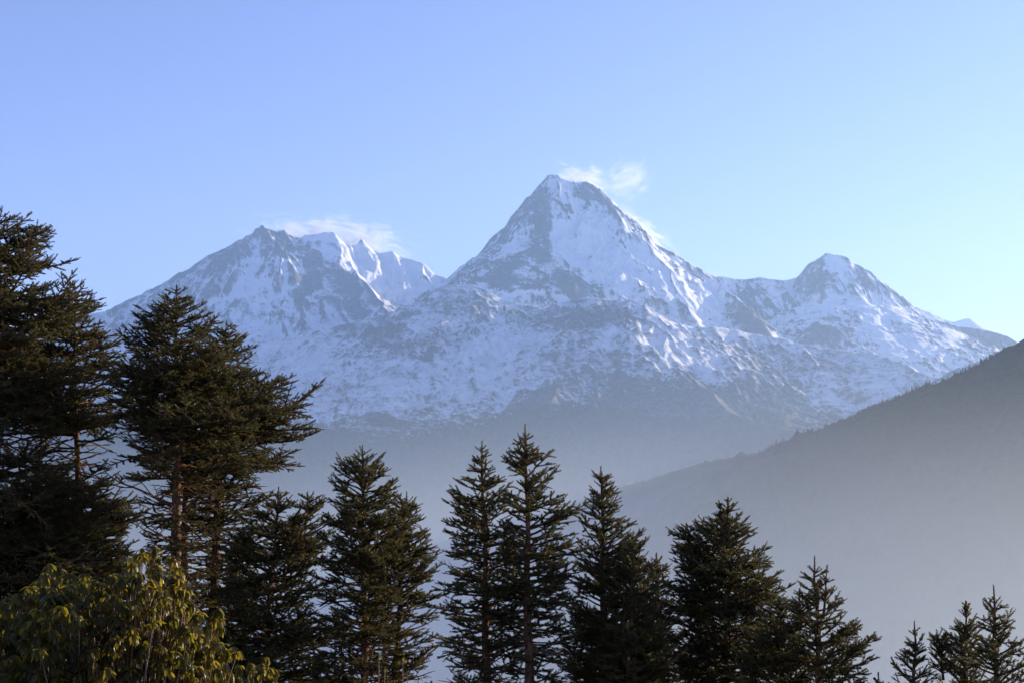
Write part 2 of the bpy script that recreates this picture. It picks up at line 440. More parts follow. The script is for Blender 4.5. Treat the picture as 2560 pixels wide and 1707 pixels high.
terrain("snow_ridge", -24, 21, 1000, 7000, 15200, 680, [
    dict(p=[(-300, 900, 13500), (60, 860, 13500), (300, 835, 13500), (480, 812, 13500), (590, 793, 13500), (660, 780, 13500), (740, 758, 13500), (810, 740, 13500), (880, 722, 13500), (930, 707, 13500), (960, 690, 13600), (1000, 664, 13700), (1050, 653, 13700), (1090, 655, 13700),
            (1120, 668, 13600), (1150, 684, 13500), (1200, 700, 13400), (1250, 709, 13300), (1290, 692, 13200), (1340, 686, 13100), (1390, 687, 13000), (1450, 690, 12900), (1480, 700, 12800),
            (1520, 728, 12900), (1560, 740, 13000), (1600, 747, 13100), (1680, 757, 13300), (1760, 770, 13400), (1830, 786, 13400), (1900, 800, 13300), (1960, 806, 13200), (2030, 818, 13000), (2080, 836, 12800), (2130, 858, 12500),
            (2200, 890, 12200), (2300, 940, 12000)], s=0.80, D=700, s2=0.42),
    dict(p=[(1480, 700, 12800), (1502, 760, 12350), (1530, 800, 12000), (1552, 830, 11700), (1580, 860, 11400), (1610, 885, 11100), (1640, 912, 10800), (1668, 940, 10500), (1700, 957, 10200), (1760, 977, 9800), (1820, 994, 9500), (1900, 1050, 9000), (1960, 1120, 8500)],
         s=0.78, D=400, s2=0.55, toward=0, spur=dict(step=420, len=1500, slope=0.95, fall=0.5, lev=3)),
    dict(p=[(1400, 745, 12500), (1395, 800, 12000), (1360, 850, 11600), (1300, 900, 11100), (1230, 950, 10700), (1170, 1010, 10200), (1120, 1080, 9600)], s=0.6, D=350, s2=0.5, toward=0),
    dict(p=[(1290, 692, 13200), (1260, 745, 12800), (1250, 790, 12500)], s=0.65, D=350, toward=0),
    dict(p=[(1050, 653, 13700), (1020, 700, 13300), (990, 740, 13000), (940, 800, 12500), (890, 900, 11700), (850, 1000, 10800), (820, 1080, 10000)], s=0.6, D=350, s2=0.5, toward=0),
    dict(p=[(740, 758, 13500), (720, 830, 12700), (705, 930, 11700), (690, 1030, 10600)], s=0.6, D=350, s2=0.5, toward=0),
    dict(p=[(1830, 786, 13400), (1870, 850, 12700), (1900, 920, 11900)], s=0.5, D=350, s2=0.5, toward=0),
    dict(p=[(1960, 806, 13200), (2010, 870, 12500), (2050, 930, 11700)], s=0.5, D=350, s2=0.5, toward=0),
    ], 53, M_LOW, spur=dict(step=520, len=1900, slope=0.95, fall=0.47, lev=3), ribw=0.19, curv=0.09, noise=(75, 420), rough=26, warp=50, snow_fn=snow_low, veg_fn=veg_low,
    blobs=[(1110, 808, 150, 34, -8, 0.35), (1345, 730, 150, 34, 0, -0.42), (910, 780, 190, 36, 10, -0.30), (995, 828, 85, 14, 8, -0.35), (1235, 922, 100, 20, -37, -0.5), (1430, 865, 170, 55, 18, -0.30),
           (1060, 700, 110, 30, 5, -0.25), (875, 968, 60, 12, 0, -0.40), (1590, 820, 110, 16, 50, 0.30), (760, 850, 110, 30, 0, 0.2), (1100, 880, 120, 30, -20, 0.15), (860, 900, 90, 16, 55, -0.16),
           (1430, 1000, 330, 80, -10, -1.3), (1100, 1060, 300, 40, -8, -0.6), (1760, 880, 150, 60, 22, -0.10), (1900, 830, 140, 22, 8, -0.25), (1650, 850, 50, 40, 40, 0.2), (700, 1000, 60, 40, 0, -0.3), (1650, 930, 110, 26, 40, -0.35)],
    label="long snow-dusted rocky ridge running in front of the high peaks", cat="ridge", reach=3000)

terrain("snow_ridge", 14, 25, 220, 9300, 13500, 180, [
    dict(p=[(2080, 915, 11500), (2150, 872, 11500), (2190, 850, 11500), (2230, 832, 11500), (2270, 818, 11500), (2310, 808, 11500), (2400, 790, 11500), (2550, 760, 11500)], s=0.6, D=1000, s2=0.4)],
    59, M_LOW, spur=dict(step=400, len=800, slope=0.72, fall=0.5, lev=2), noise=(30, 300), snow_fn=lambda x, y, h, nz, nx: np.full_like(h, 0.42), veg_fn=lambda x, y, h, nz: np.zeros_like(h),
    label="low snow-dusted spur poking out behind the dark hill on the right", cat="ridge")

# ------------------------------------------------------------------ dark wooded hill on the right
def hill_material():
    m, nt, N, L, B = new_mat("wooded_hillside")
    pos = N.new("ShaderNodeNewGeometry").outputs["Position"]
    a = n_noise(nt, pos, 1 / 120.0, 7, 0.6)
    b = n_noise(nt, pos, 1 / 14.0, 4, 0.6)
    c = n_mix(nt, n_range(nt, b, 0.35, 0.65), (0.024, 0.030, 0.022), (0.038, 0.044, 0.032))
    c = n_mix(nt, n_range(nt, a, 0.56, 0.74), c, (0.062, 0.060, 0.044))
    L.new(c, B.inputs["Base Color"])
    B.inputs["Roughness"].default_value = 0.95
    B.inputs["Specular IOR Level"].default_value = 0.05
    n_bump(nt, b, 0.5, 5.0, B)
    return m

hill_o, HILL = terrain("hill", -14, 34, 760, 1500, 6500, 460, [
    dict(p=[(3100, 1300, 2300), (2950, 1010, 2380), (2880, 900, 2400), (2790, 960, 2480), (2690, 780, 2560), (2610, 820, 2640), (2530, 705, 2690), (2450, 722, 2720), (2400, 752, 2750), (2352, 783, 2800), (2320, 800, 2820), (2290, 815, 2850), (2262, 830, 2870), (2225, 848, 2900), (2200, 861, 2920), (2165, 878, 2950), (2140, 884, 2970), (2100, 899, 3000), (2050, 924, 3050), (1990, 944, 3150), (1940, 964, 3200),  # unseen right-hand end: peaks and gaps shaped to let light shafts through
            (1900, 979, 3250), (1850, 990, 3300), (1780, 1008, 3400), (1700, 1034, 3500), (1600, 1064, 3650), (1500, 1092, 3800), (1400, 1126, 3950), (1250, 1180, 4200), (1050, 1260, 4500), (800, 1380, 4800)],
         s=0.62, D=700, s2=0.55, reach=6000, toward=1)],
    67, hill_material(), base=-1600, spur=dict(step=260, len=620, slope=0.7, fall=0.45, lev=2), noise=(22, 160), rough=5, warp=20,
    label="dark wooded hillside sloping down from the right into the mist", cat="hill")

# ------------------------------------------------------------------ ground: our own hilltop and the valley floor
def ground_material():
    m, nt, N, L, B = new_mat("ground")
    pos = N.new("ShaderNodeNewGeometry").outputs["Position"]
    a = n_noise(nt, pos, 0.6, 8, 0.6)
    b = n_noise(nt, pos, 9.0, 5, 0.6)
    c = n_mix(nt, n_range(nt, a, 0.35, 0.65), (0.05, 0.05, 0.025), (0.10, 0.085, 0.05))
    c = n_mix(nt, n_range(nt, b, 0.45, 0.7), c, (0.03, 0.035, 0.015))
    L.new(c, B.inputs["Base Color"])
    B.inputs["Roughness"].default_value = 0.95
    n_bump(nt, b, 0.8, 0.06, B)
    return m

def ground_z(x, y):
    r = np.hypot(x, y)
    yy = np.maximum(y, 0)
    z = -2.6 - 0.16 * np.maximum(yy - 4, 0) - 0.5 * np.maximum(yy - 34, 0) - 0.03 * np.maximum(np.abs(x) - 10, 0) - 0.35 * np.maximum(np.abs(x) - 60, 0) - 0.3 * np.maximum(-y - 40, 0)
    z = z + 0.25 * fbm(x / 5.0, y / 5.0, 4, 3)
    zv = -1500 + 60 * fbm(x / 1500, y / 1500, 4, 8)
    return np.maximum(z, zv)

ga = np.linspace(0, 2 * math.pi, 361)[:-1]
gr = np.concatenate([[0.02], np.geomspace(0.6, 25500, 240)])
gaa, grr = np.meshgrid(ga, gr)
gx, gy = grr * np.sin(gaa), grr * np.cos(gaa)
gz = ground_z(gx, gy)
gi = np.arange(gaa.size).reshape(gaa.shape)
gj = np.roll(gi, -1, 1)
gq = np.stack([gi[:-1], gi[1:], gj[1:], gj[:-1]], -1).reshape(-1, 4)
tag(mesh_obj("ground", np.stack([gx, gy, gz], -1).reshape(-1, 3), gq, ground_material(), smooth=True),
    "grassy hilltop ground under the firs falling away into the valley", "ground", kind="structure")
# ------------------------------------------------------------------ fir trees
def needle_material():
    m, nt, N, L, B = new_mat("fir_needles")
    t = n_attr(nt, "tint")
    c = n_mix(nt, n_range(nt, t, 0.0, 0.55), (0.012, 0.017, 0.005), (0.042, 0.048, 0.013))
    c = n_mix(nt, n_range(nt, t, 0.6, 1.0), c, (0.095, 0.085, 0.030))
    L.new(c, B.inputs["Base Color"])
    B.inputs["Roughness"].default_value = 0.45
    B.inputs["Specular IOR Level"].default_value = 0.2
    tr = N.new("ShaderNodeBsdfTranslucent")
    L.new(n_mix(nt, 0.5, c, (0.17, 0.14, 0.025)), tr.inputs[0])
    mx = N.new("ShaderNodeMixShader")
    mx.inputs[0].default_value = 0.34
    L.new(B.outputs[0], mx.inputs[1]); L.new(tr.outputs[0], mx.inputs[2])
    L.new(mx.outputs[0], N["Material Output"].inputs["Surface"])
    return m

def bark_material(name, a, b, c):
    m, nt, N, L, B = new_mat(name)
    pos = N.new("ShaderNodeNewGeometry").outputs["Position"]
    f = n_noise(nt, n_map(nt, pos, (1, 1, 0.3)), 38.0, 6, 0.65)
    g = n_noise(nt, pos, 5.0, 4, 0.6)
    k = n_mix(nt, n_range(nt, f, 0.35, 0.65), a, b)
    k = n_mix(nt, n_range(nt, g, 0.58, 0.72), k, c)
    L.new(k, B.inputs["Base Color"])
    B.inputs["Roughness"].default_value = 0.9
    B.inputs["Specular IOR Level"].default_value = 0.1
    n_bump(nt, f, 1.0, 0.012, B)
    return m

M_NEEDLE = needle_material()
M_BARK = bark_material("fir_bark", (0.06, 0.035, 0.022), (0.22, 0.11, 0.055), (0.19, 0.13, 0.08))
M_STEM = bark_material("rhododendron_bark", (0.10, 0.065, 0.045), (0.22, 0.15, 0.10), (0.24, 0.19, 0.14))

def norm(v):
    return v / (np.linalg.norm(v, axis=-1, keepdims=True) + 1e-9)

def frames(P0, P1):
    a = norm(P1 - P0)
    ref = np.where(np.abs(a[:, 2:3]) > 0.9, np.array([[1.0, 0, 0]]), np.array([[0, 0, 1.0]]))
    u = norm(np.cross(ref, a)); v = np.cross(a, u)
    return a, u, v

def brush_mesh(P0, P1, rng, per=24, ln=0.031, wd=0.0058, tip=None):
    """needle-clad shoots: every segment P0-P1 carries `per` flat needles all round"""
    n = len(P0)
    a, u, v = frames(P0, P1)
    L_ = np.linalg.norm(P1 - P0, axis=1)
    t = (np.arange(per)[None, :] + rng.random((n, per))) / per
    ph = np.arange(per)[None, :] * 2.399963 + rng.random((n, 1)) * 6.28 + rng.normal(0, 0.25, (n, per))
    el = rng.normal(0.98, 0.16, (n, per)) - 0.35 * t * (tip[:, None] if tip is not None else 0)
    ll = ln * rng.uniform(0.8, 1.15, (n, per)) * np.where(np.sin(ph) < -0.5, 0.8, 1.0)
    base = P0[:, None] + (P1 - P0)[:, None] * t[..., None]
    rad = u[:, None] * np.cos(ph)[..., None] + v[:, None] * np.sin(ph)[..., None]
    d = a[:, None] * np.cos(el)[..., None] + rad * np.sin(el)[..., None]
    sd = np.cross(d, rad); sd = norm(sd) * wd
    e = base + d * ll[..., None]
    m = base + d * ll[..., None] * 0.5
    q = np.stack([base - sd * 0.55, m - sd, e, m + sd], 2)          # diamond blade
    V = q.reshape(-1, 3)
    Fq = np.arange(len(V)).reshape(-1, 4)
    return V, Fq

def tube_mesh(P0, P1, r0, r1, k=4):
    n = len(P0)
    a, u, v = frames(P0, P1)
    an = np.arange(k) * 2 * math.pi / k
    ring = u[:, None] * np.cos(an)[None, :, None] + v[:, None] * np.sin(an)[None, :, None]
    A = P0[:, None] + ring * r0[:, None, None]; Bq = P1[:, None] + ring * r1[:, None, None]
    V = np.concatenate([A, Bq], 1).reshape(-1, 3)
    b = (np.arange(n) * 2 * k)[:, None]
    i = np.arange(k)[None]; j = (i + 1) % k
    Fq = np.stack([b + i, b + j, b + k + j, b + k + i], -1).reshape(-1, 4)
    return V, Fq

def sweep(pts, radii, k=9, wob=0.06, rng=None):
    pts = np.asarray(pts, float); n = len(pts)
    d = norm(np.gradient(pts, axis=0))
    u = norm(np.cross(d, np.array([[0.0, 1.0, 0.02]]))); v = np.cross(d, u)
    an = np.arange(k) * 2 * math.pi / k
    rr = np.asarray(radii)[:, None] * (1 + (rng.normal(0, wob, (n, k)) if rng is not None else 0))
    V = pts[:, None] + (u[:, None] * np.cos(an)[None, :, None] + v[:, None] * np.sin(an)[None, :, None]) * rr[..., None]
    i = np.arange(n - 1)[:, None] * k; j = np.arange(k)[None]; jn = (j + 1) % k
    Fq = np.stack([i + j, i + jn, i + k + jn, i + k + j], -1).reshape(-1, 4)
    return V.reshape(-1, 3), Fq

class Grow:
    def __init__(s, seed):
        s.rng = random.Random(seed)
        s.n0, s.n1, s.nt, s.ntip = [], [], [], []      # needle shoots, tint, tip flag
        s.b0, s.b1, s.r0, s.r1 = [], [], [], []        # bare wood
    def branch(s, p, d, length, order, leafy, up, thick, keep, step=0.115, tone=0.5):
        rg = s.rng
        n = max(1, int(round(length / step)))
        st = length / n
        px, py, pz = p; dx, dy, dz = d
        side = rg.choice((-1, 1))
        for i in range(n):
            rem = length - i * st
            dz += up * (0.02 + 0.09 * i / n) * min(1.0, 4.5 / n); dx += rg.gauss(0, 0.085); dy += rg.gauss(0, 0.085); dz += rg.gauss(0, 0.085)
            q = math.sqrt(dx * dx + dy * dy + dz * dz); dx /= q; dy /= q; dz /= q
            nx, ny, nz = px + dx * st, py + dy * st, pz + dz * st
            if leafy and rem <= keep + 1e-6:
                s.n0.append((px, py, pz)); s.n1.append((nx, ny, nz))
                s.nt.append(min(1.0, max(0.0, tone + rg.gauss(0, 0.17) + (0.28 if i == n - 1 else 0)))); s.ntip.append(1.0 if i == n - 1 else 0.0)
            rb = thick * (rem / length) ** 0.8 + 0.0028
            s.b0.append((px, py, pz)); s.b1.append((nx, ny, nz)); s.r0.append(rb); s.r1.append(thick * max(0.0, (rem - st) / length) ** 0.8 + 0.0025)
            px, py, pz = nx, ny, nz
            if order < 2 and i < n - 1 and (i > 0 or n < 4):
                h = math.hypot(dx, dy) + 1e-6
                lx, ly = -dy / h, dx / h
                for sg in ((side, -side) if order == 0 or rg.random() < 0.45 else (side,)):
                    if not leafy and rg.random() < 0.62: continue
                    if leafy and rg.random() < 0.10: continue
                    a = R(rg.uniform(38, 62)); c_, s_ = math.cos(a), math.sin(a)
                    w = rg.gauss(0.06, 0.30)
                    ll = (rem - st) * rg.uniform(0.5, 0.8) if order == 0 else (rem - st) * rg.uniform(0.4, 0.65)
                    ll = min(ll, 0.62)
                    if ll < 0.09:
                        ll = rg.uniform(0.08, 0.12)
                    s.branch((px, py, pz), (dx * c_ + lx * sg * s_, dy * c_ + ly * sg * s_, dz * c_ + w), ll, order + 1, leafy, up * 0.7, thick * 0.42, keep, step, tone)
                side = -side

def interp(tab, y, col):
    ys = [t[0] for t in tab]
    return float(np.interp(y, ys, [t[col] for t in tab]))

FIRS = "tall firs standing along the edge of the hilltop"
def fir(label, apex, foot, dist, prof, seed, wood=None, spacing=0.26, per=6, leader=0.16, rtop=0.006, rfoot=0.05, ang=(43, 8), dens=1.0, extra_tops=(), tone=0.5,
        keep=0.75, needles=28, fill=(4, 5, 6), ymax=1640, limbs=()):
    """apex, foot: view pixels of the tip and of the trunk at y = foot[1]; prof rows: (y, left half-width, right half-width, leafiness 0..1)"""
    rg = random.Random(seed)
    nrg = np.random.default_rng(seed)
    pa = np.array(at(apex[0], apex[1], dist)); pf = np.array(at(foot[0], foot[1], dist))
    k = dist / F * KV                                            # metres per view pixel
    gx_, gy_ = pf[0], pf[1]
    root = np.array([gx_ + (pf[0] - pa[0]) * 0.2, gy_, float(ground_z(np.array([gx_]), np.array([gy_]))[0]) - 0.15])
    e = bpy.data.objects.new("fir_tree", None)
    COL.objects.link(e)
    e.empty_display_size = 0.3
    e.location = root
    tag(e, label, "tree", FIRS)
    # trunk line from tip to foot to root
    ts = np.linspace(0, 1, 26)
    line = pa[None] + (pf - pa)[None] * ts[:, None]
    line[:, 0] += 0.018 * np.sin(ts * 9 + seed) * ts * (1 - ts) * 4
    line[:, 1] += 0.03 * np.sin(ts * 7 + seed * 2) * ts * (1 - ts) * 4
    full = np.vstack([line, [pf + (root - pf) * 0.5, root]])
    hh = np.linalg.norm(pf - pa)
    rad = [rtop + (rfoot - rtop) * (t ** 0.85) for t in ts] + [rfoot * 1.2, rfoot * 1.55]
    V, Fq = sweep(full, rad, 10, 0.05, nrg)
    g = Grow(seed)
    def on_trunk(z):
        zz = full[:, 2][::-1]
        return np.array([np.interp(z, zz, full[:, 0][::-1]), np.interp(z, zz, full[:, 1][::-1]), z])
    def zpix(z):                                                   # view row of a height at this distance
        return float(project(np.array([0.0]), np.array([dist]), np.array([z]))[1][0])
    # leader
    if leader:
        g.b0.append(tuple(pa)); g.b1.append(tuple(pa + np.array([0, 0, -leader]))); g.r0.append(0.004); g.r1.append(0.006)
        g.n0.append(tuple(pa + np.array([0, 0, -leader * 0.9]))); g.n1.append(tuple(pa + np.array([0.0, 0, -0.005]))); g.nt.append(0.75); g.ntip.append(2.0)
    def whorls(top, zlow, scale=1.0, axis=None):
        z = top[2] - leader
        first = True
        while z > zlow:
            y = zpix(z)
            frac = min(1.0, (top[2] - z) / 3.2)
            nb = per if not first else 4
            a0 = rg.uniform(0, 6.28)
            for b in range(nb + (0 if first else rg.choice(fill))):
                ph = a0 + b * 2 * math.pi / nb + rg.gauss(0, 0.25)
                zz = z + (rg.gauss(0, 0.02) if first else rg.uniform(-0.5, 0.5) * spacing * (0.35 + 0.8 * min(1, frac * 2.5)))
                el = R(ang[0] + (ang[1] - ang[0]) * (frac ** 0.6) + rg.gauss(0, 9))
                yl = y - 0.0
                lw, rw, lf = interp(prof, yl, 1), interp(prof, yl, 2), interp(prof, yl, 3)
                c2 = math.cos(ph)
                ext = (rw if c2 > 0 else lw) * c2 * c2 + (lw + rw) / 2 * (1 - c2 * c2)
                # the tip rises above the root of the branch: read the outline where the tip ends
                L0 = ext * k * scale
                yt = yl - L0 * math.sin(el) / k * 0.6
                lw, rw = interp(prof, yt, 1), interp(prof, yt, 2)
                ext = (rw if c2 > 0 else lw) * c2 * c2 + (lw + rw) / 2 * (1 - c2 * c2)
                L0 = max(0.06, ext * k * scale / max(0.6, math.cos(el)) * (1.10 + 0.22 * float(sstep(0.6, 2.2, top[2] - z)))) * rg.choice((rg.uniform(0.85, 1.08), rg.uniform(0.6, 1.05)))
                if rg.random() > dens and not first: continue
                p = axis(zz) if axis else on_trunk(zz)
                leafy = rg.random() < lf
                up = 0.9 if el > 0 else 1.3
                if not leafy:
                    up = -0.5 if rg.random() < 0.5 else 0.8
                    L0 *= rg.uniform(0.45, 0.95)
                g.branch(tuple(p), (math.cos(ph) * math.cos(el), math.sin(ph) * math.cos(el), math.sin(el)), L0, 0, leafy, up, 0.005 + 0.010 * L0, keep, tone=tone)
            z -= spacing * (0.55 + 0.45 * rg.random()) * (1.0 if not first else 0.8)
            first = False
    zl = at(apex[0], ymax, dist)[2]
    whorls(pa, zl)
    for (tx, ty, jx, jy, sc) in extra_tops:                       # second leaders forking from the crown
        t0 = np.array(at(tx, ty, dist)); t1 = np.array(at(jx, jy, dist))
        dy_ = rg.uniform(-0.15, 0.15)
        t0[1] += dy_; t1[1] += dy_ * 0.3
        v2, f2 = sweep(t0[None] + (t1 - t0)[None] * np.linspace(0, 1, 8)[:, None], np.linspace(0.005, 0.018, 8), 7, 0.05, nrg)
        Fq = np.vstack([Fq, f2 + len(V)]); V = np.vstack([V, v2])
        g.n0.append(tuple(t0 + (t1 - t0) * 0.16)); g.n1.append(tuple(t0)); g.nt.append(0.7); g.ntip.append(2.0)
        whorls(t0, t1[2] + 0.1, sc, lambda z, t0=t0, t1=t1: t0 + (t1 - t0) * min(1, max(0, (t0[2] - z) / (t0[2] - t1[2] + 1e-6))))
    for (x0, y0, x1, y1, th) in limbs:                             # long dead limbs seen bare against the valley
        q0 = np.array(at(x0, y0, dist)); q1 = np.array(at(x1, y1, dist - 0.2))
        d = q1 - q0; Ln = np.linalg.norm(d); d = d / Ln
        g.branch(tuple(q0), (d[0], d[1], d[2] - 0.10), Ln, 0, False, 0.32, th, 0.0)
    b0, b1 = np.array(g.b0), np.array(g.b1)
    v2, f2 = tube_mesh(b0, b1, np.array(g.r0), np.array(g.r1), 4)
    Fq = np.vstack([Fq, f2 + len(V)]); V = np.vstack([V, v2])
    tk = mesh_obj("trunk", V - root, Fq, M_BARK, e, smooth=True)
    n0, n1 = np.array(g.n0), np.array(g.n1)
    nt_ = np.array(g.nt)
    v3, f3 = brush_mesh(n0, n1, nrg, needles, tip=np.minimum(np.array(g.ntip), 1))
    tint = np.repeat(np.clip(nt_[:, None] + nrg.normal(0, 0.10, (len(nt_), needles)), 0, 1), 4)
    mesh_obj("crown", v3 - root, f3, M_NEEDLE, e, attrs={"tint": tint})
    return len(n0)

